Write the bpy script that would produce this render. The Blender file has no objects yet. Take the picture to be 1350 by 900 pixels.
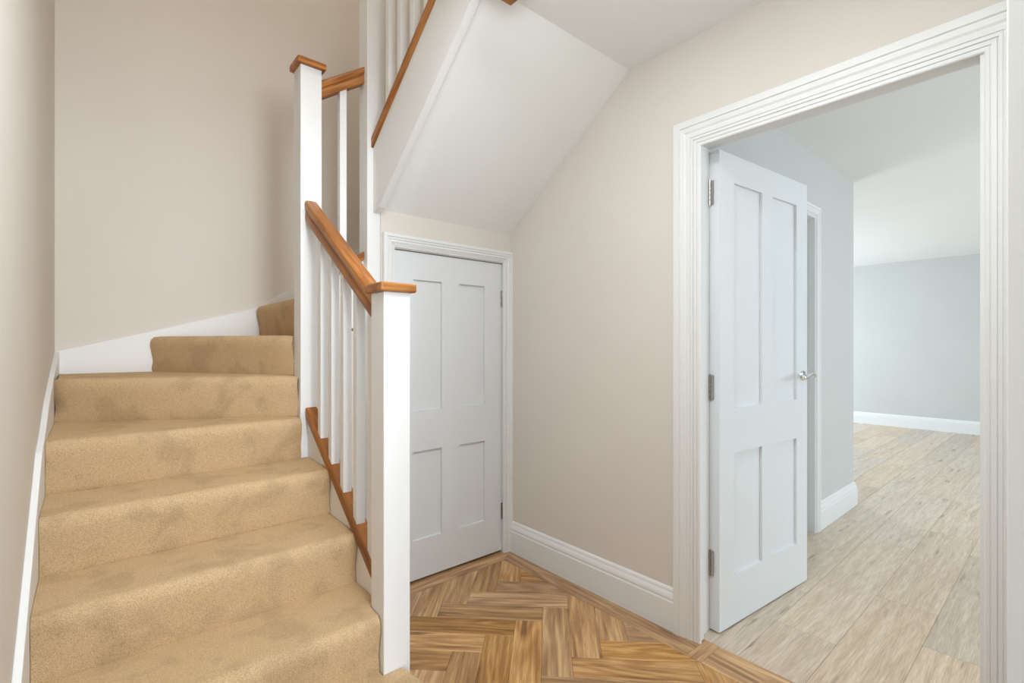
import bpy, bmesh, math, random
from mathutils import Vector, Matrix
random.seed(7)
S = bpy.context.scene
COL = S.collection

# ---------------------------------------------------------------- camera, world, light
F_PX, W_PX, H_PX = 643.0, 1350.0, 900.0
YAW = math.atan((675 - 122.4) / F_PX)          # +Y lies this far left of the view axis
cam = bpy.data.cameras.new('camera')
cam.sensor_fit = 'HORIZONTAL'; cam.sensor_width = 36.0
cam.lens = 36.0 * F_PX / W_PX
cam.shift_y = 5.0 / W_PX
cam.clip_start = 0.02
co = bpy.data.objects.new('camera', cam); COL.objects.link(co)
co.location = (0, 0, 1.184)
co.rotation_euler = (math.pi / 2, 0, -YAW)
S.camera = co

world = bpy.data.worlds.new('world'); S.world = world
world.use_nodes = True
bgn = world.node_tree.nodes['Background']
bgn.inputs[0].default_value = (0.80, 0.89, 1.0, 1)
bgn.inputs[1].default_value = 0.7

def area(name, loc, target, sx, sy, watts, color=(1, 1, 1)):
    l = bpy.data.lights.new(name, 'AREA'); l.shape = 'RECTANGLE'
    l.size = sx; l.size_y = sy; l.energy = watts; l.color = color
    o = bpy.data.objects.new(name, l); COL.objects.link(o)
    o.location = loc
    d = Vector(target) - Vector(loc)
    o.rotation_euler = d.to_track_quat('-Z', 'Y').to_euler()
    return o
# daylight through the open front door behind the camera
area('front_door_daylight', (0.25, -4.2, 1.35), (0.30, 2.0, 1.1), 1.3, 2.2, 102, (0.86, 0.93, 1.0))
# added fill light above the stairwell, no window is built up there
area('stairwell_fill', (0.55, 1.1, 4.3), (0.6, 2.4, 1.5), 1.2, 1.2, 12, (1.0, 0.92, 0.82))
# added unseen fill light just under the hall ceiling
area('hall_top_fill', (0.66, 0.75, 2.41), (0.75, 0.95, 0), 0.6, 0.6, 13, (0.88, 0.95, 1.0))
pl_ = bpy.data.lights.new('hall_point_fill', 'POINT'); pl_.energy = 8.5; pl_.shadow_soft_size = 0.14; pl_.color = (0.87, 0.95, 1.0)  # added point light to brighten the hall, no pendant hangs there
po_ = bpy.data.objects.new('hall_point_fill', pl_); COL.objects.link(po_); po_.location = (0.55, 0.60, 1.98)
# living room: glazed doors on the +Y side (round the corner) and a window on the -Y side
area('patio_daylight', (6.7, 4.25, 1.25), (6.5, 0.0, 1.5), 2.8, 2.1, 76, (0.76, 0.90, 1.0))
area('bay_daylight', (4.0, -2.85, 1.5), (4.0, 1.0, 1.0), 3.2, 1.4, 54, (0.78, 0.91, 1.0))

S.view_settings.view_transform = 'Standard'
S.view_settings.look = 'None'
S.view_settings.exposure = 0.62
S.view_settings.gamma = 1.0
S.view_settings.use_curve_mapping = False

# ---------------------------------------------------------------- materials
def srgb(r, g, b):
    def f(c):
        c /= 255.0
        return c / 12.92 if c <= 0.04045 else ((c + 0.055) / 1.055) ** 2.4
    return (f(r), f(g), f(b), 1)

def new_mat(name, rough=0.5, spec=0.5):
    m = bpy.data.materials.new(name); m.use_nodes = True
    nt = m.node_tree; b = nt.nodes['Principled BSDF']
    b.inputs['Roughness'].default_value = rough
    b.inputs['Specular IOR Level'].default_value = spec
    return m, nt, b

def N(nt, t, **kw):
    n = nt.nodes.new(t)
    for k, v in kw.items(): setattr(n, k, v)
    return n

def paint(name, col, rough=0.6, bump=0.02, scale=180, var=0.03, spec=0.4):
    m, nt, b = new_mat(name, rough, spec)
    tc = N(nt, 'ShaderNodeTexCoord')
    n1 = N(nt, 'ShaderNodeTexNoise'); n1.inputs['Scale'].default_value = 2.3; n1.inputs['Detail'].default_value = 4
    nt.links.new(tc.outputs['Object'], n1.inputs['Vector'])
    r = N(nt, 'ShaderNodeValToRGB')
    r.color_ramp.elements[0].position = 0.3; r.color_ramp.elements[1].position = 0.7
    r.color_ramp.elements[0].color = tuple(c * (1 - var) for c in col[:3]) + (1,)
    r.color_ramp.elements[1].color = col
    nt.links.new(n1.outputs['Fac'], r.inputs[0]); nt.links.new(r.outputs[0], b.inputs['Base Color'])
    n2 = N(nt, 'ShaderNodeTexNoise'); n2.inputs['Scale'].default_value = scale; n2.inputs['Detail'].default_value = 2
    nt.links.new(tc.outputs['Object'], n2.inputs['Vector'])
    bp = N(nt, 'ShaderNodeBump'); bp.inputs['Strength'].default_value = bump; bp.inputs['Distance'].default_value = 0.002
    nt.links.new(n2.outputs['Fac'], bp.inputs['Height']); nt.links.new(bp.outputs[0], b.inputs['Normal'])
    return m

def wood(name, dark, mid, light, rough=0.4, stretch=(1.2, 14, 14), knots=True, rand=0.35, spec=0.5, bump=0.12, hue=0.0, warp=0.018, ring=0.045):
    """grain runs along local X; every object gets its own offset and tone"""
    m, nt, b = new_mat(name, rough, spec)
    tc = N(nt, 'ShaderNodeTexCoord'); oi = N(nt, 'ShaderNodeObjectInfo')
    sc = N(nt, 'ShaderNodeVectorMath', operation='SCALE'); sc.inputs[0].default_value = (37, 19, 53)
    nt.links.new(oi.outputs['Random'], sc.inputs['Scale'])
    ad = N(nt, 'ShaderNodeVectorMath', operation='ADD')
    nt.links.new(tc.outputs['Object'], ad.inputs[0]); nt.links.new(sc.outputs[0], ad.inputs[1])
    # slow warp of the grain
    wn = N(nt, 'ShaderNodeTexNoise'); wn.inputs['Scale'].default_value = 3.2; wn.inputs['Detail'].default_value = 2
    nt.links.new(ad.outputs[0], wn.inputs['Vector'])
    ws = N(nt, 'ShaderNodeVectorMath', operation='SCALE'); ws.inputs['Scale'].default_value = warp
    nt.links.new(wn.outputs['Color'], ws.inputs[0])
    a2 = N(nt, 'ShaderNodeVectorMath', operation='ADD')
    nt.links.new(ad.outputs[0], a2.inputs[0]); nt.links.new(ws.outputs[0], a2.inputs[1])
    mp = N(nt, 'ShaderNodeMapping'); mp.inputs['Scale'].default_value = stretch
    nt.links.new(a2.outputs[0], mp.inputs['Vector'])
    g1 = N(nt, 'ShaderNodeTexNoise'); g1.inputs['Scale'].default_value = 1.6; g1.inputs['Detail'].default_value = 5; g1.inputs['Roughness'].default_value = 0.62; g1.inputs['Distortion'].default_value = 0.6
    nt.links.new(mp.outputs[0], g1.inputs['Vector'])
    # cathedral rings
    mp2 = N(nt, 'ShaderNodeMapping'); mp2.inputs['Scale'].default_value = (0.9, 7, 7)
    nt.links.new(a2.outputs[0], mp2.inputs['Vector'])
    wv = N(nt, 'ShaderNodeTexNoise'); wv.inputs['Scale'].default_value = 1.0; wv.inputs['Detail'].default_value = 1.0
    nt.links.new(mp2.outputs[0], wv.inputs['Vector'])
    ml = N(nt, 'ShaderNodeMath', operation='MULTIPLY'); ml.inputs[1].default_value = 70
    sn = N(nt, 'ShaderNodeMath', operation='SINE')
    nt.links.new(wv.outputs['Fac'], ml.inputs[0]); nt.links.new(ml.outputs[0], sn.inputs[0])
    mr = N(nt, 'ShaderNodeMapRange'); mr.inputs[1].default_value = -1; mr.inputs[2].default_value = 1
    mr.inputs[3].default_value = -ring; mr.inputs[4].default_value = ring
    nt.links.new(sn.outputs[0], mr.inputs[0])
    s1 = N(nt, 'ShaderNodeMath', operation='ADD')
    nt.links.new(g1.outputs['Fac'], s1.inputs[0]); nt.links.new(mr.outputs[0], s1.inputs[1])
    r = N(nt, 'ShaderNodeValToRGB'); e = r.color_ramp.elements
    e[0].position = 0.28; e[0].color = dark; e[1].position = 0.70; e[1].color = light
    k = e.new(0.50); k.color = mid
    nt.links.new(s1.outputs[0], r.inputs[0])
    out = r.outputs[0]
    # fine pores
    mp3 = N(nt, 'ShaderNodeMapping'); mp3.inputs['Scale'].default_value = (8, 160, 160)
    nt.links.new(a2.outputs[0], mp3.inputs['Vector'])
    g3 = N(nt, 'ShaderNodeTexNoise'); g3.inputs['Scale'].default_value = 1.6; g3.inputs['Detail'].default_value = 2
    nt.links.new(mp3.outputs[0], g3.inputs['Vector'])
    pr = N(nt, 'ShaderNodeMapRange'); pr.inputs[1].default_value = 0.3; pr.inputs[2].default_value = 0.6; pr.inputs[3].default_value = 0.80; pr.inputs[4].default_value = 1.04
    nt.links.new(g3.outputs['Fac'], pr.inputs[0])
    mxp = N(nt, 'ShaderNodeVectorMath', operation='SCALE')
    nt.links.new(out, mxp.inputs[0]); nt.links.new(pr.outputs[0], mxp.inputs['Scale']); out = mxp.outputs[0]
    if knots:   # dark shakes and streaks along the grain
        mp4 = N(nt, 'ShaderNodeMapping'); mp4.inputs['Scale'].default_value = (2.4, 20, 20)
        nt.links.new(a2.outputs[0], mp4.inputs['Vector'])
        g4 = N(nt, 'ShaderNodeTexNoise'); g4.inputs['Scale'].default_value = 1.0; g4.inputs['Detail'].default_value = 3
        nt.links.new(mp4.outputs[0], g4.inputs['Vector'])
        kr = N(nt, 'ShaderNodeMapRange'); kr.inputs[1].default_value = 0.655; kr.inputs[2].default_value = 0.73; kr.inputs[3].default_value = 0; kr.inputs[4].default_value = 0.75
        nt.links.new(g4.outputs['Fac'], kr.inputs[0])
        mx = N(nt, 'ShaderNodeMix', data_type='RGBA')
        nt.links.new(kr.outputs[0], mx.inputs[0]); nt.links.new(out, mx.inputs[6])
        mx.inputs[7].default_value = tuple(c * 0.42 for c in dark[:3]) + (1,)
        out = mx.outputs[2]
    # tone per board
    tr = N(nt, 'ShaderNodeMapRange'); tr.inputs[3].default_value = 1 - rand * 0.55; tr.inputs[4].default_value = 1 + rand * 0.45
    wnz = N(nt, 'ShaderNodeTexWhiteNoise', noise_dimensions='1D'); nt.links.new(oi.outputs['Random'], wnz.inputs['W'])
    nt.links.new(wnz.outputs['Value'], tr.inputs[0])
    sc2 = N(nt, 'ShaderNodeVectorMath', operation='SCALE')
    nt.links.new(out, sc2.inputs[0]); nt.links.new(tr.outputs[0], sc2.inputs['Scale'])
    hs = N(nt, 'ShaderNodeHueSaturation')
    sr = N(nt, 'ShaderNodeMapRange'); sr.inputs[3].default_value = 1.0 - hue; sr.inputs[4].default_value = 1.02
    nt.links.new(oi.outputs['Random'], sr.inputs[0]); nt.links.new(sr.outputs[0], hs.inputs['Saturation'])
    nt.links.new(sc2.outputs[0], hs.inputs['Color'])
    nt.links.new(hs.outputs[0], b.inputs['Base Color'])
    bp = N(nt, 'ShaderNodeBump'); bp.inputs['Strength'].default_value = bump; bp.inputs['Distance'].default_value = 0.001
    nt.links.new(g3.outputs['Fac'], bp.inputs['Height']); nt.links.new(bp.outputs[0], b.inputs['Normal'])
    return m

def carpet_mat():
    m, nt, b = new_mat('carpet_pile', 0.95, 0.1)
    b.inputs['Sheen Weight'].default_value = 0.25
    b.inputs['Sheen Roughness'].default_value = 0.6
    b.inputs['Sheen Tint'].default_value = srgb(235, 210, 170)
    tc = N(nt, 'ShaderNodeTexCoord')
    n = N(nt, 'ShaderNodeTexNoise'); n.inputs['Scale'].default_value = 310; n.inputs['Detail'].default_value = 3; n.inputs['Roughness'].default_value = 0.7
    nt.links.new(tc.outputs['Object'], n.inputs['Vector'])
    r = N(nt, 'ShaderNodeValToRGB'); e = r.color_ramp.elements
    e[0].position = 0.30; e[0].color = srgb(180, 146, 104); e[1].position = 0.70; e[1].color = srgb(222, 194, 156)
    nt.links.new(n.outputs['Fac'], r.inputs[0])
    # brushed patches where the pile lies another way
    n2 = N(nt, 'ShaderNodeTexNoise'); n2.inputs['Scale'].default_value = 8.5; n2.inputs['Detail'].default_value = 3; n2.inputs['Distortion'].default_value = 0.25
    nt.links.new(tc.outputs['Object'], n2.inputs['Vector'])
    mr = N(nt, 'ShaderNodeMapRange'); mr.interpolation_type = 'SMOOTHSTEP'
    mr.inputs[1].default_value = 0.36; mr.inputs[2].default_value = 0.52; mr.inputs[3].default_value = 0.88; mr.inputs[4].default_value = 1.03
    nt.links.new(n2.outputs['Fac'], mr.inputs[0])
    sc = N(nt, 'ShaderNodeVectorMath', operation='SCALE')
    nt.links.new(r.outputs[0], sc.inputs[0]); nt.links.new(mr.outputs[0], sc.inputs['Scale'])
    nt.links.new(sc.outputs[0], b.inputs['Base Color'])
    n3 = N(nt, 'ShaderNodeTexVoronoi'); n3.inputs['Scale'].default_value = 420
    nt.links.new(tc.outputs['Object'], n3.inputs['Vector'])
    ad = N(nt, 'ShaderNodeMath', operation='ADD')
    nt.links.new(n.outputs['Fac'], ad.inputs[0]); nt.links.new(n3.outputs['Distance'], ad.inputs[1])
    bp = N(nt, 'ShaderNodeBump'); bp.inputs['Strength'].default_value = 0.5; bp.inputs['Distance'].default_value = 0.004
    nt.links.new(ad.outputs[0], bp.inputs['Height']); nt.links.new(bp.outputs[0], b.inputs['Normal'])
    return m

def metal(name, col, rough):
    m, nt, b = new_mat(name, rough)
    b.inputs['Metallic'].default_value = 1.0
    b.inputs['Base Color'].default_value = col
    tc = N(nt, 'ShaderNodeTexCoord')
    n = N(nt, 'ShaderNodeTexNoise'); n.inputs['Scale'].default_value = 60
    nt.links.new(tc.outputs['Object'], n.inputs['Vector'])
    mr = N(nt, 'ShaderNodeMapRange'); mr.inputs[3].default_value = rough * 0.7; mr.inputs[4].default_value = rough * 1.3
    nt.links.new(n.outputs['Fac'], mr.inputs[0]); nt.links.new(mr.outputs[0], b.inputs['Roughness'])
    return m

M_WALL = paint('wall_paint', srgb(224, 217, 208), 0.75, 0.03)
M_ROOMWALL = paint('room_wall_paint', srgb(206, 206, 204), 0.75, 0.03)
M_CEIL = paint('ceiling_paint', srgb(246, 247, 247), 0.85, 0.03, var=0.015)
M_TRIM = paint('white_gloss', srgb(234, 234, 233), 0.45, 0.01, 60, 0.01, 0.5)
M_DOOR = paint('white_satin', srgb(227, 229, 231), 0.30, 0.01, 60, 0.01, 0.5)
M_OAK = wood('oak_rail', srgb(118, 66, 24), srgb(164, 102, 46), srgb(194, 134, 70), 0.38, (1.4, 22, 22), False, 0.12)
M_FLOOR = wood('oak_floor', srgb(146, 98, 46), srgb(190, 138, 76), srgb(220, 174, 108), 0.40, (1.5, 26, 26), True, 0.34, hue=0.2, ring=0.075, warp=.012)
M_ROOMFLOOR = wood('oak_floor_with_glare', srgb(198, 172, 142), srgb(214, 190, 162), srgb(226, 206, 180), 0.34, (1.2, 22, 22), True, 0.17, hue=0.35, ring=0.04, bump=0.05, warp=.012)  # same oak as the hall, window glare put into its paler colours
M_CARPET = carpet_mat()
M_STEEL = metal('polished_steel', (0.42, 0.40, 0.37, 1), 0.25)
M_CHROME = metal('chrome', (0.8, 0.8, 0.82, 1), 0.10)
M_DARK = paint('dark_joint', srgb(60, 42, 26), 0.9)
M_JOINT = paint('pale_joint', srgb(140, 116, 88), 0.9)
M_EARTH = paint('paving', srgb(150, 146, 140), 0.9)
m_, nt_, b_ = new_mat('window_glass', 0.02); b_.inputs['Transmission Weight'].default_value = 1.0; b_.inputs['IOR'].default_value = 1.02
M_GLASS = m_

# ---------------------------------------------------------------- mesh helpers
class MB:
    def __init__(s): s.v = []; s.f = []
    def add(s, vs, fs):
        k = len(s.v); s.v += [tuple(v) for v in vs]; s.f += [tuple(i + k for i in f) for f in fs]; return s
    def box(s, x0, x1, y0, y1, z0, z1):
        vs = [(x, y, z) for z in (z0, z1) for y in (y0, y1) for x in (x0, x1)]
        return s.add(vs, [(0, 2, 3, 1), (4, 5, 7, 6), (0, 1, 5, 4), (2, 6, 7, 3), (0, 4, 6, 2), (1, 3, 7, 5)])
    def prism(s, poly, axis, a, b):
        """poly: 2D points. axis 'x': (y,z); 'y': (x,z); 'z': (x,y)"""
        def P(p, t): return (t, p[0], p[1]) if axis == 'x' else ((p[0], t, p[1]) if axis == 'y' else (p[0], p[1], t))
        n = len(poly)
        vs = [P(p, a) for p in poly] + [P(p, b) for p in poly]
        return s.add(vs, [tuple(range(n))[::-1], tuple(range(n, 2 * n))] + [(i, (i + 1) % n, n + (i + 1) % n, n + i) for i in range(n)])
    def tube(s, pts, r, seg=12, cap=True):
        pts = [Vector(p) for p in pts]; rings = []
        rr = r if isinstance(r, (list, tuple)) else [r] * len(pts)
        up = Vector((0, 0, 1))
        for i, p in enumerate(pts):
            d = (pts[min(i + 1, len(pts) - 1)] - pts[max(i - 1, 0)]).normalized()
            u = d.cross(up)
            if u.length < 1e-3: u = d.cross(Vector((1, 0, 0)))
            u.normalize(); w = u.cross(d)
            rings.append([p + (u * math.cos(2 * math.pi * k / seg) + w * math.sin(2 * math.pi * k / seg)) * rr[i] for k in range(seg)])
        vs = [q for R in rings for q in R]; fs = []
        for i in range(len(pts) - 1):
            for k in range(seg):
                fs.append((i * seg + k, i * seg + (k + 1) % seg, (i + 1) * seg + (k + 1) % seg, (i + 1) * seg + k))
        if cap: fs += [tuple(range(seg)), tuple(range((len(pts) - 1) * seg, len(pts) * seg))]
        return s.add(vs, fs)
    def sweep(s, prof, path, frame):
        """prof: list of (d, h); path stations: function list giving 3D for (d,h)"""
        n = len(prof); vs = []
        for st in path: vs += [st(d, h) for d, h in prof]
        fs = []
        for i in range(len(path) - 1):
            for k in range(n - 1):
                fs.append((i * n + k, i * n + k + 1, (i + 1) * n + k + 1, (i + 1) * n + k))
        fs += [tuple(range(n)), tuple(range((len(path) - 1) * n, len(path) * n))]
        return s.add(vs, fs)
    def build(s, name, mat, parent=None, bevel=0, smooth=False, loc=None, rot=None, seg=2):
        me = bpy.data.meshes.new(name)
        me.from_pydata(s.v, [], s.f); me.update()
        bm = bmesh.new(); bm.from_mesh(me)
        bmesh.ops.recalc_face_normals(bm, faces=bm.faces)
        if bevel:
            bmesh.ops.bevel(bm, geom=[e for e in bm.edges if len(e.link_faces) == 2 and e.calc_face_angle(0) > 0.5], offset=bevel, segments=seg, affect='EDGES', profile=0.5, clamp_overlap=True)
        bm.to_mesh(me); bm.free()
        if smooth:
            for p in me.polygons: p.use_smooth = True
        me.materials.append(mat)
        o = bpy.data.objects.new(name, me); COL.objects.link(o)
        if parent is not None: o.parent = parent
        if loc is not None: o.location = loc
        if rot is not None: o.rotation_euler = rot
        return o

def struct(o, label=None):
    o['kind'] = 'structure'
    if label: o['label'] = label
    return o
def empty(name, loc=(0, 0, 0), rot=0):
    o = bpy.data.objects.new(name, None); COL.objects.link(o)
    o.location = loc; o.rotation_euler = (0, 0, rot); o.empty_display_size = 0.1
    return o
def thing(o, label, cat, group=None):
    o['label'] = label; o['category'] = cat
    if group: o['group'] = group
    return o
def auto_smooth(o, ang=0.6):
    me = o.data
    for p in me.polygons: p.use_smooth = True
    me.set_sharp_from_angle(angle=ang)
    return o

# ---------------------------------------------------------------- dimensions (metres)
R_, G_ = 0.1755, 0.25            # rise and going
XL, XR = -0.132, 1.835           # left wall, right wall
YB, YC = 3.045, 2.15             # stair back wall, cupboard wall
ZC = 2.425                       # hall ceiling
def V(k): return 1.412 + G_ * (k - 2)        # riser face of straight steps 1..5

# ---------------------------------------------------------------- structure: walls
struct(MB().box(XL - .12, XL, -1.3, YB + .12, 0, 5.1).build('wall_left', M_WALL))  # front end runs on as one side of the added porch
struct(MB().box(XL, XR + .11, YB, YB + .12, 0, 5.1).build('wall_back', M_WALL))
# right wall with the doorway
DY0, DY1, DZ = 0.165, 1.003, 1.998
mb = MB()
mb.box(XR, XR + .11, DY1 + .012, YB, 0, 5.1)
mb.box(XR, XR + .11, -.25, DY0 - .012, 0, 5.1)
mb.box(XR, XR + .11, DY0 - .012, DY1 + .012, DZ + .012, 5.1)
struct(mb.build('wall_right', M_WALL))
# front wall beside and over the front door the camera stands in; unseen porch passage added to shade the door post
struct(MB().box(.79, XR, -.25, .03, 0, 5.1).box(XL, .79, -1.3, -.02, 2.25, 5.1).box(.715, .835, -1.3, -.25, 0, 2.25).build('wall_front', M_WALL))
# cupboard wall under the upper flight, with its doorway
CX0, CX1, CZ = 1.093, 1.781, 1.6515
zs = lambda y: 1.825 + .725 * (2.15 - y)
mb = MB()
mb.box(1.03, CX0 - .012, YC, YC + .09, 0, zs(YC) + .05)
mb.box(CX1 + .008, XR, YC, YC + .09, 0, zs(YC) + .05)
mb.box(CX0 - .012, CX1 + .008, YC, YC + .09, CZ + .012, zs(YC) + .05)
struct(mb.build('wall_cupboard', M_WALL))
struct(MB().box(.765, .97, 2.202, 2.222, 0, 1.25).build('wall_understairs', M_WALL))
struct(MB().box(.711, .731, 1.477, 2.176, 0, .42).build('wall_spandrel', M_WALL))
# ceilings
struct(MB().box(1.04, XR, 1.15, 1.325, ZC, ZC + .2).box(XL, XR, .0, 1.15, ZC, ZC + .2).build('ceiling', M_CEIL))
struct(MB().box(XL, XR, -.02, YB, 4.95, 5.1).build('ceiling_upper', M_CEIL))
pl = [(2.15, zs(2.15)), (1.325, ZC), (1.325, ZC + .02), (2.15, zs(2.15) + .03)]
struct(MB().prism(pl, 'x', 1.02, XR).build('ceiling_slope', M_CEIL))

# living room shell
RZ = 2.392
mb = MB()
mb.box(XR + .11, 2.685, 1.095, 1.215, 0, RZ); mb.box(3.465, 4.29, 1.095, 1.215, 0, RZ); mb.box(2.685, 3.465, 1.095, 1.215, 2.0, RZ)
mb.box(4.17, 4.29, 1.215, 4.3, 0, RZ)
struct(mb.build('wall_inner', M_ROOMWALL))
struct(MB().box(8.87, 8.99, -3.0, 4.42, 0, RZ).build('wall_far', M_ROOMWALL))
mb = MB()      # wall with patio doors
mb.box(4.29, 5.2, 4.3, 4.42, 0, RZ); mb.box(8.2, 8.87, 4.3, 4.42, 0, RZ); mb.box(5.2, 8.2, 4.3, 4.42, 2.15, RZ)
struct(mb.build('wall_patio', M_ROOMWALL))
mb = MB()      # wall with bay window
mb.box(XR + .11, 2.3, -3.12, -3.0, 0, RZ); mb.box(5.7, 8.99, -3.12, -3.0, 0, RZ); mb.box(2.3, 5.7, -3.12, -3.0, 2.15, RZ); mb.box(2.3, 5.7, -3.12, -3.0, 0, .85)
struct(mb.build('wall_bay', M_ROOMWALL))
struct(MB().box(XR, XR + .11, -3.12, -.25, 0, RZ).build('wall_side', M_ROOMWALL))
struct(MB().box(XR + .11, 8.99, -3.12, 4.42, RZ, RZ + .1).build('ceiling_room', M_CEIL))
def glazing(name, x0, x1, y, z0, z1, nb):
    fr = MB(); w = .06
    fr.box(x0, x1, y, y + .06, z0, z0 + w).box(x0, x1, y, y + .06, z1 - w, z1)
    for i in range(nb + 1):
        x = x0 + (x1 - x0 - w) * i / nb
        fr.box(x, x + w, y, y + .06, z0 + w, z1 - w)
    o = struct(fr.build(name, M_TRIM))
    for i in range(nb):
        a = x0 + (x1 - x0 - w) * i / nb + w; b = x0 + (x1 - x0 - w) * (i + 1) / nb
        MB().box(a, b, y + .025, y + .035, z0 + w, z1 - w).build('pane', M_GLASS, o)
glazing('window_1', 5.2, 8.2, 4.34, 0.0, 2.15, 3)
glazing('window_2', 2.3, 5.7, -3.09, .85, 2.15, 4)
struct(MB().box(-12, 20, -14, 16, -.25, -.15).build('ground', M_EARTH))

# ---------------------------------------------------------------- floors: planks
floor = struct(MB().box(XL, XR + .11, -.25, YB, -.05, -.0015).build('floor', M_DARK))
struct(MB().box(XL, .72, -1.3, -.25, -.05, -.01).build('floor_added_porch', M_EARTH))  # floor of the added, unseen porch passage
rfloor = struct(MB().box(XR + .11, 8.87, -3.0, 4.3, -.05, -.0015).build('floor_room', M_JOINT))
def clip(poly, a, b, c):     # keep a*x+b*y<=c
    out = []
    for i in range(len(poly)):
        p, q = poly[i], poly[(i + 1) % len(poly)]
        dp, dq = a * p[0] + b * p[1] - c, a * q[0] + b * q[1] - c
        if dp <= 0: out.append(p)
        if (dp < 0 < dq) or (dq < 0 < dp):
            t = dp / (dp - dq); out.append((p[0] + t * (q[0] - p[0]), p[1] + t * (q[1] - p[1])))
    return out
def clip_box(poly, x0, x1, y0, y1):
    for a, b, c in ((1, 0, x1), (-1, 0, -x0), (0, 1, y1), (0, -1, -y0)):
        poly = clip(poly, a, b, c)
        if len(poly) < 3: return []
    return poly
def parea(p): return abs(sum(p[i][0] * p[(i + 1) % len(p)][1] - p[(i + 1) % len(p)][0] * p[i][1] for i in range(len(p)))) / 2
def plank(poly, ang, mat, parent, gap=.0005, ch=.0012):
    """one board, top at z=0; grain along the direction ang"""
    if len(poly) < 3 or parea(poly) < 6e-5: return
    if sum(poly[i][0] * poly[(i + 1) % len(poly)][1] - poly[(i + 1) % len(poly)][0] * poly[i][1] for i in range(len(poly))) < 0: poly = poly[::-1]
    cx = sum(p[0] for p in poly) / len(poly); cy = sum(p[1] for p in poly) / len(poly)
    ca, sa = math.cos(-ang), math.sin(-ang)
    loc = [((x - cx) * ca - (y - cy) * sa, (x - cx) * sa + (y - cy) * ca) for x, y in poly]
    def inset(ps, d):
        n = len(ps); lines = []
        for i in range(n):
            p, q = ps[i], ps[(i + 1) % n]
            L = math.hypot(q[0] - p[0], q[1] - p[1])
            if L < 1e-6: continue
            nx, ny = -(q[1] - p[1]) / L, (q[0] - p[0]) / L
            lines.append((nx, ny, nx * p[0] + ny * p[1] + d))
        out = []
        for i in range(len(lines)):
            a, b = lines[i - 1], lines[i]
            det = a[0] * b[1] - a[1] * b[0]
            if abs(det) < 1e-6: continue
            out.append(((a[2] * b[1] - a[1] * b[2]) / det, (a[0] * b[2] - a[2] * b[0]) / det))
        return out
    lo, hi = inset(loc, gap), inset(loc, gap + ch)
    n = len(hi)
    if n != len(lo) or n < 3: return
    vs = [(x, y, -.012) for x, y in lo] + [(x, y, -.0009) for x, y in lo] + [(x, y, 0) for x, y in hi]
    fs = [tuple(range(2 * n, 3 * n))]
    for r in (0, 1):
        fs += [(r * n + i, r * n + (i + 1) % n, (r + 1) * n + (i + 1) % n, (r + 1) * n + i) for i in range(n)]
    MB().add(vs, fs).build('plank', mat, parent, loc=(cx, cy, 0), rot=(0, 0, ang))
BX, BY = 1.722, 2.068                      # inner edge of the border boards
q = 1 / math.sqrt(2); PL, PW = .46, .115
P0 = (1.219, 1.909)
for j in range(-2, 6):
    for i in range(-8, 10):
        x, y = P0[0] + i * .16263, P0[1] - j * 2 * PL * q
        h = [(x, y), (x + PL * q, y - PL * q), (x + (PL - PW) * q, y - (PL + PW) * q), (x - PW * q, y - PW * q)]
        tx, ty = x + PL * q, y - PL * q
        v = [(tx, ty), (tx - PL * q, ty - PL * q), (tx - (PL - PW) * q, ty - (PL + PW) * q), (tx + PW * q, ty - PW * q)]
        for poly, a in ((h, -math.pi / 4), (v, math.pi / 4)):
            poly = clip_box(poly, .42, BX, -.25, BY)
            if poly: plank(poly, a, M_FLOOR, floor)
# border boards along the right wall and the cupboard door
plank([(BX, .98), (XR, .98), (XR, 2.15), (BX, 2.075)], math.pi / 2, M_FLOOR, floor)
plank([(.72, BY), (BX, BY), (XR, 2.15), (XR, 2.26), (.72, 2.26)], 0, M_FLOOR, floor)
plank([(BX, .922), (1.868, .922), (1.868, .98), (BX, .98)], 0, M_FLOOR, floor)
plank([(XR, .98), (1.868, .98), (1.868, 1.02), (XR, 1.02)], 0, M_FLOOR, floor)
plank([(BX, .17), (1.868, .17), (1.868, .922), (BX, .922)], math.pi / 2, M_FLOOR, floor)
plank([(BX, -.25), (XR, -.25), (XR, .17), (BX, .17)], math.pi / 2, M_FLOOR, floor)
# living room boards, .223 wide, running along X
ROWS = {0: [2.23, 3.61, 4.99, 6.37, 7.75], -1: [2.81, 4.05, 4.97, 6.2, 7.6], -2: [2.48, 3.75, 5.1, 6.4, 7.8]}
y0r = .627
r = random.Random(5)
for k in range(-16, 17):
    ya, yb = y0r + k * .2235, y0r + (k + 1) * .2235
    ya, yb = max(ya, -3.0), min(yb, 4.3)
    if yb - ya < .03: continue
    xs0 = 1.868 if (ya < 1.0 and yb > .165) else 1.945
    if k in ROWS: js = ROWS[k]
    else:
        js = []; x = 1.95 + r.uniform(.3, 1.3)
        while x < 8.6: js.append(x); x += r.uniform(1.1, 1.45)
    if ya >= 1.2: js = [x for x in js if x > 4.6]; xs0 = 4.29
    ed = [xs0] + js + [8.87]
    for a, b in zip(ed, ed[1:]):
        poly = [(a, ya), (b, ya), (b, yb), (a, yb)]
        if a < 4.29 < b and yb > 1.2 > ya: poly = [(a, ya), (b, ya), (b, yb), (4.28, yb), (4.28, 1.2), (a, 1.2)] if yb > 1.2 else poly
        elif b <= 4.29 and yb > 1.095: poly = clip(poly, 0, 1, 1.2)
        plank(poly, 0, M_ROOMFLOOR, rfloor)

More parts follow.
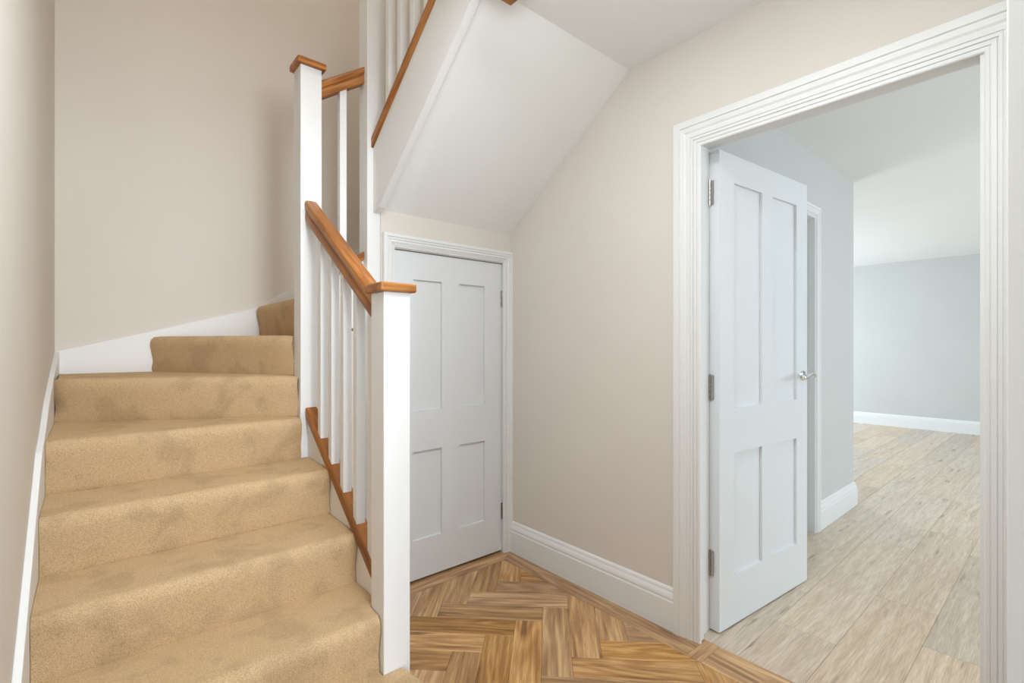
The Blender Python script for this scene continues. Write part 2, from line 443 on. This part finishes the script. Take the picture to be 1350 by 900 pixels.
# ---------------------------------------------------------------- skirting
SK = [(0, 0), (.020, 0), (.020, .118), (.0175, .122), (.0165, .127), (.0185, .131), (.0175, .140), (.013, .150), (.0095, .156), (.0095, .162), (.007, .168), (.004, .172), (0, .174)]
def skirt(name, runs):
    """runs: list of (stations) where each station maps (d, z) to a point"""
    mb = MB()
    for st in runs: mb.sweep(SK, st, None)
    return struct(auto_smooth(mb.build(name, M_TRIM), .5))
skirt('baseboard_right', [[lambda d, z: (XR - d, 1.088, z), lambda d, z: (XR - d, YC, z)]])
skirt('baseboard_inner', [[lambda d, z: (3.51, 1.095 - d, z), lambda d, z: (4.29 + d, 1.095 - d, z), lambda d, z: (4.29 + d, 4.3, z)]])
skirt('baseboard_far', [[lambda d, z: (8.87 - d, -3.0, z), lambda d, z: (8.87 - d, 4.3, z)]])

# ---------------------------------------------------------------- architraves and linings
AR = [(0, 0), (0, .008), (.003, .011), (.011, .011), (.012, .009), (.014, .009), (.015, .013), (.025, .014), (.026, .011), (.028, .011), (.029, .016),
      (.036, .0165), (.037, .014), (.039, .014), (.041, .018), (.052, .0185), (.055, .016), (.059, .0165), (.066, .021), (.078, .0225), (.080, .020), (.083, .020), (.086, .025),
      (.110, .025), (.112, .023), (.112, 0)]
def architrave(name, origin, along, out, s0, s1, H, width=.112, depth=1.0, smooth=True):
    """U-shaped mitred frame round an opening: along / out are unit vectors in plan"""
    k = width / .112
    pf = [(d * k, h * depth) for d, h in AR]
    A, O_ = Vector(along), Vector(out); P = Vector(origin)
    st = [lambda d, h: P + A * (s0 - d) + O_ * h,
          lambda d, h: P + A * (s0 - d) + O_ * h + Vector((0, 0, H + d)),
          lambda d, h: P + A * (s1 + d) + O_ * h + Vector((0, 0, H + d)),
          lambda d, h: P + A * (s1 + d) + O_ * h]
    return struct(MB().sweep(pf, st, None).build(name, M_TRIM))
architrave('trim_1', (XR, 0, 0), (0, 1, 0), (-1, 0, 0), .168, .979, 1.975)
architrave('trim_2', (0, YC, 0), (1, 0, 0), (0, -1, 0), 1.099, 1.777, 1.655, .062, .9)
architrave('trim_3', (0, 1.095, 0), (1, 0, 0), (0, -1, 0), 2.70, 3.45, 1.985, .07, .9)
# lining of the living-room doorway: jambs, head, stops
mb = MB()
mb.box(XR, XR + .112, DY1, DY1 + .012, 0, DZ + .012)
mb.box(XR, XR + .112, DY0 - .012, DY0, 0, DZ + .012)
mb.box(XR, XR + .112, DY0, DY1, DZ, DZ + .012)
mb.box(XR, XR + .034, DY1 - .016, DY1, 0, DZ)
mb.box(XR, XR + .034, DY0, DY0 + .012, 0, DZ)
mb.box(XR, XR + .034, DY0 + .012, DY1 - .016, DZ - .014, DZ)
struct(mb.build('trim_4', M_TRIM, bevel=.0012))
# lining of the cupboard doorway
mb = MB()
mb.box(CX0 - .012, CX0, YC, YC + .09, 0, CZ + .012).box(CX1, CX1 + .008, YC, YC + .09, 0, CZ + .012).box(CX0, CX1, YC, YC + .09, CZ, CZ + .012)
mb.box(CX0, CX1, YC + .06, YC + .09, CZ - .03, CZ).box(CX0, CX0 + .02, YC + .06, YC + .09, 0, CZ - .03)
struct(mb.build('trim_5', M_TRIM))
mb = MB()
mb.box(2.685, 2.70, 1.095, 1.215, 0, 2.0).box(3.45, 3.465, 1.095, 1.215, 0, 2.0).box(2.70, 3.45, 1.095, 1.215, 1.985, 2.0)
mb.box(3.436, 3.45, 1.13, 1.16, 0, 1.985).box(2.70, 3.436, 1.13, 1.16, 1.97, 1.985)
struct(mb.build('trim_6', M_TRIM))
# frame of the open front door, right at the camera
struct(MB().box(.70, .79, -.25, .0478, 0, 2.25).build('trim_7', M_TRIM, bevel=.0012))

# ---------------------------------------------------------------- doors
def panel_door(name, parent, W, H, T, xs, zsp, both=True, lab=None):
    """door in local coords: width along +X, faces at y=0 (front) and y=T. xs/zsp: panel ranges"""
    mb = MB(); e = .0006
    x = [0] + [c for p in xs for c in p] + [W]
    z = [0] + [c for p in zsp for c in p] + [H]
    for i in range(len(xs) + 1): mb.box(x[2 * i], x[2 * i + 1], 0, T, 0, H)                 # stiles
    for i in range(len(zsp) + 1):
        for p in xs: mb.box(p[0], p[1], .0, T, z[2 * i], z[2 * i + 1])                     # rails
    bm = bmesh.new()
    # joined outline: front and back rings around panels
    d = mb.build(name, M_DOOR, parent)
    for p in xs:
        for qz in zsp:
            MB().box(p[0], p[1], .012, T - .012, qz[0], qz[1]).build('panel', M_DOOR, d)
    return d
def hinge(parent, loc, rot=0, h=.1, wl=.021, wr=.021):
    mb = MB(); r_ = .0058
    n = 5
    for i in range(n):
        mb.tube([(0, 0, h * i / n + .0008), (0, 0, h * (i + 1) / n - .0008)], r_, 12)
    mb.tube([(0, 0, -.003), (0, 0, 0)], r_ * .8, 10).tube([(0, 0, h), (0, 0, h + .003)], r_ * .8, 10)
    o = mb.build('hinge', M_STEEL, parent, loc=loc, rot=(0, 0, rot))
    lf = MB()
    lf.box(.003, .003 + wr, -.0012, .0012, 0, h).box(-.003 - wl, -.003, -.0012, .0012, 0, h)
    lf.build('hinge_leaf', M_STEEL, o)
    sc = MB()
    for sx, w_ in ((1, wr), (-1, wl)):
        for zz in (.015, .05, .085): sc.tube([(sx * (w_ * .55 + .003), -.0012, zz), (sx * (w_ * .55 + .003), -.0022, zz)], .0036, 10)
    sc.build('hinge_screw', M_DARK, o)
    return o

# door_1: understairs cupboard door (closed)
d1 = struct(empty('door_1', (1.097, YC + .012, .012)), 'low white four panel cupboard door, closed, under the stairs')
leaf = panel_door('door_leaf', d1, .681, 1.636, .04, [(.113, .280), (.389, .560)], [(.195, .640), (.845, 1.500)])
def on_door(o): o.parent = d1
hinge(d1, (.6835, -.004, 1.395), 0, .085, .006, .006)
hinge(d1, (.6835, -.004, .182), 0, .085, .006, .006)
kb = MB().tube([(.055, 0, 1.022), (.055, -.004, 1.022)], .022, 24).tube([(.055, -.004, 1.022), (.055, -.02, 1.022), (.055, -.028, 1.022), (.055, -.036, 1.022), (.055, -.04, 1.022)], [.008, .009, .017, .018, .012], 20)
kb.build('door_knob', M_CHROME, d1, smooth=True)
struct(MB().box(CX0, CX1, YC + .09, YC + .1, 0, CZ).build('trim_8', M_DARK))

# door_2: the open living-room door, hinged on the room side
HA = math.radians(-5.0)
d2 = struct(empty('door_2', (1.948, .957, .007), HA), 'tall white four panel door standing open into the bright living room')
d2.location = (1.944, .9605, .007)
panel_door('door_leaf', d2, .781, 1.979, .044, [(.112, .342), (.439, .670)], [(.206, .722), (.913, 1.862)])
for zz in (.226, .953, 1.758):
    hg = hinge(d2, (-.006, .038, zz), math.pi / 2 + .15, .1, .012, .03)
# lever handle on scroll
hx, hz = .729, 1.027
hd = auto_smooth(MB().tube([(hx, 0, hz), (hx, -.003, hz), (hx, -.008, hz), (hx, -.010, hz)], [.026, .026, .023, .016], 28).build('door_handle', M_CHROME, d2), .6)
lev = [(hx, -.008, hz), (hx, -.030, hz), (hx - .001, -.048, hz), (hx - .008, -.058, hz + .001), (hx - .022, -.061, hz + .006), (hx - .042, -.061, hz + .010), (hx - .062, -.060, hz + .006),
       (hx - .080, -.059, hz - .003), (hx - .096, -.058, hz - .007), (hx - .110, -.057, hz - .002), (hx - .117, -.057, hz + .006)]
MB().tube(lev, [.009, .009, .009, .009, .009, .0085, .008, .0075, .008, .0085, .006], 14).build('lever', M_CHROME, hd, smooth=True)
hd2 = auto_smooth(MB().tube([(hx, .044, hz), (hx, .047, hz), (hx, .052, hz), (hx, .054, hz)], [.026, .026, .023, .016], 28).build('door_handle', M_CHROME, d2), .6)
MB().tube([(a, .044 - b, c) for a, b, c in lev], [.009, .009, .009, .009, .009, .0085, .008, .0075, .008, .0085, .006], 14).build('lever', M_CHROME, hd2, smooth=True)
MB().box(.7805, .7825, .010, .034, hz - .075, hz + .075).build('latch_plate', M_STEEL, d2)
# door_3: inner door in the living room wall, closed
d3 = struct(empty('door_3', (2.704, 1.163, .008)), 'white inner door in the living room side wall behind the open door')
panel_door('door_leaf', d3, .742, 1.972, .044, [(.112, .322), (.420, .630)], [(.206, .722), (.913, 1.862)])

# ---------------------------------------------------------------- staircase
stair = thing(empty('staircase', (.3, 1.2, 0)), 'carpeted winder staircase with white painted strings, white newel posts and oak caps', 'staircase')
def to(o, parent):     # keep world placement under a moved parent
    o.parent = parent; o.matrix_parent_inverse = Matrix.Translation(parent.location).inverted(); return o
def part(mb, name, mat, parent, **k): return to(mb.build(name, mat, None, **k), parent)
# wall strings
zn = lambda y: .351 + R_ / G_ * (y - 1.387)
top = [(1.0, zn(1.0) + .05), (2.05, zn(2.05) + .042), (2.2, .908), (2.37, .982), (2.7, 1.075), (YB, 1.158)]
low = [(YB, .70), (2.3, .52), (1.3, 0), (.9, 0), (.9, zn(1.0) - .02)]
part(MB().prism(top + low, 'x', XL, XL + .016), 'wall_string', M_TRIM, stair, bevel=.002)
top = [(XL, 1.155), (.22, 1.254), (.706, 1.396), (.902, 1.530), (1.2, 1.76), (1.5, 1.90), (XR, 2.02)]
low = [(XR, 1.2), (XL, .8)]
part(MB().prism(top + low, 'y', YB - .018, YB), 'wall_string', M_TRIM, stair, bevel=.002)
z12 = lambda y: 2.142 - .72 * (y - 2.106)
part(MB().prism([(YB, 1.9), (YB, 2.05), (2.3, z12(2.3) + .12), (1.15, z12(1.15) + .06), (1.15, z12(1.15) - .22), (2.3, z12(2.3) - .2)], 'x', XR - .016, XR), 'wall_string', M_TRIM, stair)
# outer string of the lower flight
zb = lambda y: .424 + .70 * (y - 1.533)          # underside of its oak base rail
part(MB().prism([(1.47, zb(1.47)), (2.18, zb(2.18)), (2.18, zb(2.18) - .42), (1.72, 0), (1.47, 0)], 'x', .705, .737), 'outer_string', M_TRIM, stair)
# string between the two tall posts
zw = lambda x: 1.444 + .70 * (x - .765)
part(MB().prism([(.76, zw(.76)), (.97, zw(.97)), (.97, 1.306), (.76, 1.155)], 'y', 2.196, 2.228), 'outer_string', M_TRIM, stair)
# string of the upper flight
zu = lambda y: 2.142 - .727 * (y - 2.106)
zl = lambda y: 1.826 + .77 * (2.09 - y)
part(MB().prism([(2.16, zu(2.16)), (1.24, zu(1.24)), (1.24, zl(1.24)), (2.10, zl(2.10)), (2.16, zl(2.12))], 'x', .995, 1.027), 'outer_string', M_TRIM, stair, bevel=.0015)

# newel posts with oak caps
def newel(x0, y0, z0, z1, cap=True, cap_low=False, w=.09):
    o = part(MB().box(x0, x0 + w, y0, y0 + w, z0, z1), 'newel_post', M_TRIM, stair, bevel=.0025)
    def mkcap(a):
        e = .016
        c = MB().box(-w / 2 - e, w / 2 + e, -w / 2 - e, w / 2 + e, 0, .028).build('newel_cap', M_OAK, o, bevel=.006, seg=3)
        c.matrix_parent_inverse = o.matrix_parent_inverse
        c.matrix_parent_inverse = Matrix.Identity(4)
        c.parent = o
        c.matrix_local = Matrix.Translation((x0 + w / 2, y0 + w / 2, a))
        return c
    if cap: mkcap(z1)
    if cap_low: mkcap(z0 - .028)
    return o
newel(.675, 1.387, 0, 1.350)
newel(.675, 2.175, 0, 2.392)
newel(.966, 2.155, 0, 3.35)
newel(.966, 1.148, 2.356, 3.85, True, True)

# ---------------------------------------------------------------- carpet
carpet = thing(empty('stair_carpet', (.3, 1.2, 0)), 'tan cut pile carpet wrapped over every tread and riser of the stairs', 'carpet')
NOSE = [(0, -R_), (.003, -.16), (.008, -.125), (.014, -.09), (.020, -.06), (.0225, -.040), (.022, -.025), (.0175, -.012), (.008, -.003), (-.004, -.0005), (-.018, 0)]
def carpet_step(P, Q, rest, ztop, name='carpet_step', nseg=18, puff=.0015, under=R_):
    """P->Q is the riser line (left to right seen from below), rest the other corners of the tread from Q side round to P side"""
    P, Q = Vector(P), Vector(Q); d = (Q - P).normalized(); n = Vector((d.y, -d.x))   # outward (towards the climber)
    vs = []; fs = []; m = len(NOSE)
    rr = random.Random(int(ztop * 1000)); ph = rr.uniform(0, 6)
    for i in range(nseg + 1):
        t = i / nseg; c = P.lerp(Q, t)
        L = (Q - P).length * t; Lr = (Q - P).length * (1 - t)
        for k, (o, z) in enumerate(NOSE):
            w = puff * math.sin(5 * t + ph + k * .3) * (1 if 0 < k < m - 1 else 0)
            e = min(L, Lr); rd = (0.012 * (1 - e / .02) ** 2 if e < .02 else 0) if k > 1 else 0
            pt = c + n * (o + w - rd * (1 if k < m - 2 else 0))
            vs.append((pt.x, pt.y, ztop + z - (rd * .35 if k > 4 else 0)))
    for i in range(nseg):
        for k in range(m - 1):
            fs.append((i * m + k, (i + 1) * m + k, (i + 1) * m + k + 1, i * m + k + 1))
    b = len(vs)
    vs += [(x, y, ztop) for x, y in rest] + [(x, y, ztop - under) for x, y in rest]; nr = len(rest)
    fs.append(tuple([i * m + m - 1 for i in range(nseg + 1)] + [b + i for i in range(nr)]))
    fs.append(tuple([nseg * m + k for k in range(m)] + [b, b + nr]))
    fs.append(tuple([k for k in range(m)] + [b + nr - 1, b + 2 * nr - 1]))
    for i in range(nr - 1): fs.append((b + i, b + i + 1, b + nr + i + 1, b + nr + i))
    o = part(MB().add(vs, fs), name, M_CARPET, carpet)
    return auto_smooth(o, .9)
x0 = XL + .017
# step 1 wraps round the front newel
rest = [(.738, 1.386), (.674, 1.386), (.674, 1.44), (.704, 1.47), (x0, 1.47)]
carpet_step((x0, 1.152), (.745, 1.152), [(.748, 1.30), (.735, 1.384), (.672, 1.386), (.672, 1.45), (x0, 1.45)], R_)
carpet_step((x0, V(2)), (.672, V(2)), [(.672, 1.48), (.704, 1.48), (.704, V(3) + .03), (x0, V(3) + .03)], 2 * R_)
for k in (3, 4):
    carpet_step((x0, V(k)), (.703, V(k)), [(.703, V(k + 1) + .03 - (.02 if k == 4 else 0)), (x0, V(k + 1) + .03)], k * R_)
carpet_step((x0, V(5)), (.673, V(5)), [(.673, 2.24), (x0, 2.68)], 5 * R_)
carpet_step((x0, 2.648), (.673, 2.205), [(.673, 2.33), (.25, YB - .02), (x0, YB - .02)], 6 * R_)
carpet_step((.226, YB - .02), (.673, 2.262), [(.673, 2.267), (.74, 2.267), (.74, YB - .02)], 7 * R_)
carpet_step((.716, YB - .02), (.716, 2.267), [(.765, 2.267), (.765, 2.23), (.99, 2.23), (.99, YB - .02)], 8 * R_)
carpet_step((.97, YB - .02), (.97, 2.247), [(1.06, 2.247), (1.46, YB - .02)], 9 * R_)
carpet_step((1.43, YB - .02), (1.035, 2.25), [(1.058, 2.22), (XR - .02, 2.68), (XR - .02, YB - .02)], 10 * R_)
carpet_step((XR - .018, 2.65), (1.06, 2.21), [(1.06, 2.13), (XR - .018, 2.13)], 11 * R_, under=.03)
for k in range(12, 15):
    y = 2.16 - (k - 12) * G_
    carpet_step((XR - .018, y), (1.028, y), [(1.028, y - G_ - .02), (XR - .018, y - G_ - .02)], k * R_, under=.03)
carpet_step((XR - .018, 1.41), (1.028, 1.41), [(1.028, 1.16), (XR - .018, 1.16)], 15 * R_, under=.03)

# ---------------------------------------------------------------- balustrades
def rail_prof(w, h):    # moulded handrail section (x across, z up, origin bottom centre)
    a = w / 2
    half = [(.86 * a, 0), (.92 * a, .08 * h), (.90 * a, .30 * h), (.80 * a, .40 * h), (.72 * a, .45 * h), (.74 * a, .52 * h), (.94 * a, .57 * h), (a, .66 * h), (a, .80 * h), (.90 * a, .92 * h), (.70 * a, .985 * h), (.35 * a, h)]
    return half + [(-x, z) for x, z in half[::-1]]
def flat_prof(w, h):
    a = w / 2
    return [(a - .004, 0), (a, .004), (a, h - .006), (a - .006, h), (-a + .006, h), (-a, h - .006), (-a, .004), (-a + .004, 0)]
def rail(name, parent, p0, p1, prof):
    """sweep in the vertical plane from p0 to p1; end faces vertical; local X along the rail for the grain"""
    p0, p1 = Vector(p0), Vector(p1); d = p1 - p0
    yaw = math.atan2(d.y, d.x); L = math.hypot(d.x, d.y); sl = d.z / L
    n = len(prof); pit = math.atan(sl); ca, sa = math.cos(pit), math.sin(pit)
    def loc(s, a, z):   # vertical-cut section point, expressed in a frame pitched with the rail
        X, Z = s, s * sl + z
        return (X * ca + Z * sa, a, -X * sa + Z * ca)
    vs = [loc(s, a, z) for s in (0, L) for a, z in prof]
    fs = [tuple(range(n)), tuple(range(n, 2 * n))] + [(i, (i + 1) % n, n + (i + 1) % n, n + i) for i in range(n)]
    o = MB().add(vs, fs).build(name, M_OAK, None)
    o.matrix_world = Matrix.Translation(p0) @ Matrix.Rotation(yaw, 4, 'Z') @ Matrix.Rotation(-pit, 4, 'Y')
    o.parent = parent; o.matrix_parent_inverse = Matrix.Translation(parent.location).inverted()
    return auto_smooth(o, .5)
def baluster(parent, x, y, ztop, zbot, ax, sl, w=.032):
    """square white spindle, ends cut to the pitch; ax: 0 when the rail runs along X, 1 along Y"""
    a = w / 2; vs = []
    for z0 in (zbot, ztop):
        for dx, dy in ((-a, -a), (a, -a), (a, a), (-a, a)):
            vs.append((x + dx, y + dy, z0 + sl * (dx if ax == 0 else dy)))
    fs = [(0, 1, 2, 3), (4, 5, 6, 7)] + [(i, (i + 1) % 4, 4 + (i + 1) % 4, 4 + i) for i in range(4)]
    return part(MB().add(vs, fs), 'baluster', M_TRIM, parent, bevel=.0015)
# lower flight
b1 = thing(empty('balustrade', (.72, 1.82, .5)), 'sloping oak handrail with five white spindles behind the short front newel post', 'balustrade')
ht = lambda y: 1.334 + .682 * (y - 1.477)
rail('handrail', b1, (.72, 1.470, ht(1.470) - .088), (.72, 2.178, ht(2.178) - .088), rail_prof(.058, .088))
rail('base_rail', b1, (.72, 1.474, zb(1.474)), (.72, 2.178, zb(2.178)), flat_prof(.052, .042))
for yb_ in (2.048, 1.929, 1.810, 1.690, 1.571):
    y = yb_ - .016
    baluster(b1, .72, y, ht(y) - .086, zb(y) + .036, 1, .68)
# short piece between the two tall posts
b2 = thing(empty('balustrade', (.865, 2.21, 1.5)), 'short oak rail with one white spindle between the two tall newel posts at the turn', 'balustrade')
hw = lambda x: 2.357 + .68 * (x - .765)
rail('handrail', b2, (.762, 2.212, hw(.762) - .078), (.969, 2.212, hw(.969) - .078), rail_prof(.058, .078))
rail('base_rail', b2, (.762, 2.212, zw(.762)), (.969, 2.212, zw(.969)), flat_prof(.052, .04))
baluster(b2, .8695, 2.212, hw(.8695) - .076, zw(.8695) + .036, 0, .68)
# upper flight
b3 = thing(empty('balustrade', (1.011, 1.7, 2.5)), 'white spindles on the steep oak base rail of the upper flight', 'balustrade')
rail('base_rail', b3, (1.011, 2.158, zu(2.158)), (1.011, 1.238, zu(1.238)), flat_prof(.052, .05))
rail('handrail', b3, (1.011, 2.158, zu(2.158) + .86), (1.011, 1.238, zu(1.238) + .86), rail_prof(.058, .075))
for i in range(7):
    y = 2.012 - i * .110
    baluster(b3, 1.011, y, zu(y) + .87, zu(y) + .045, 1, -.727)
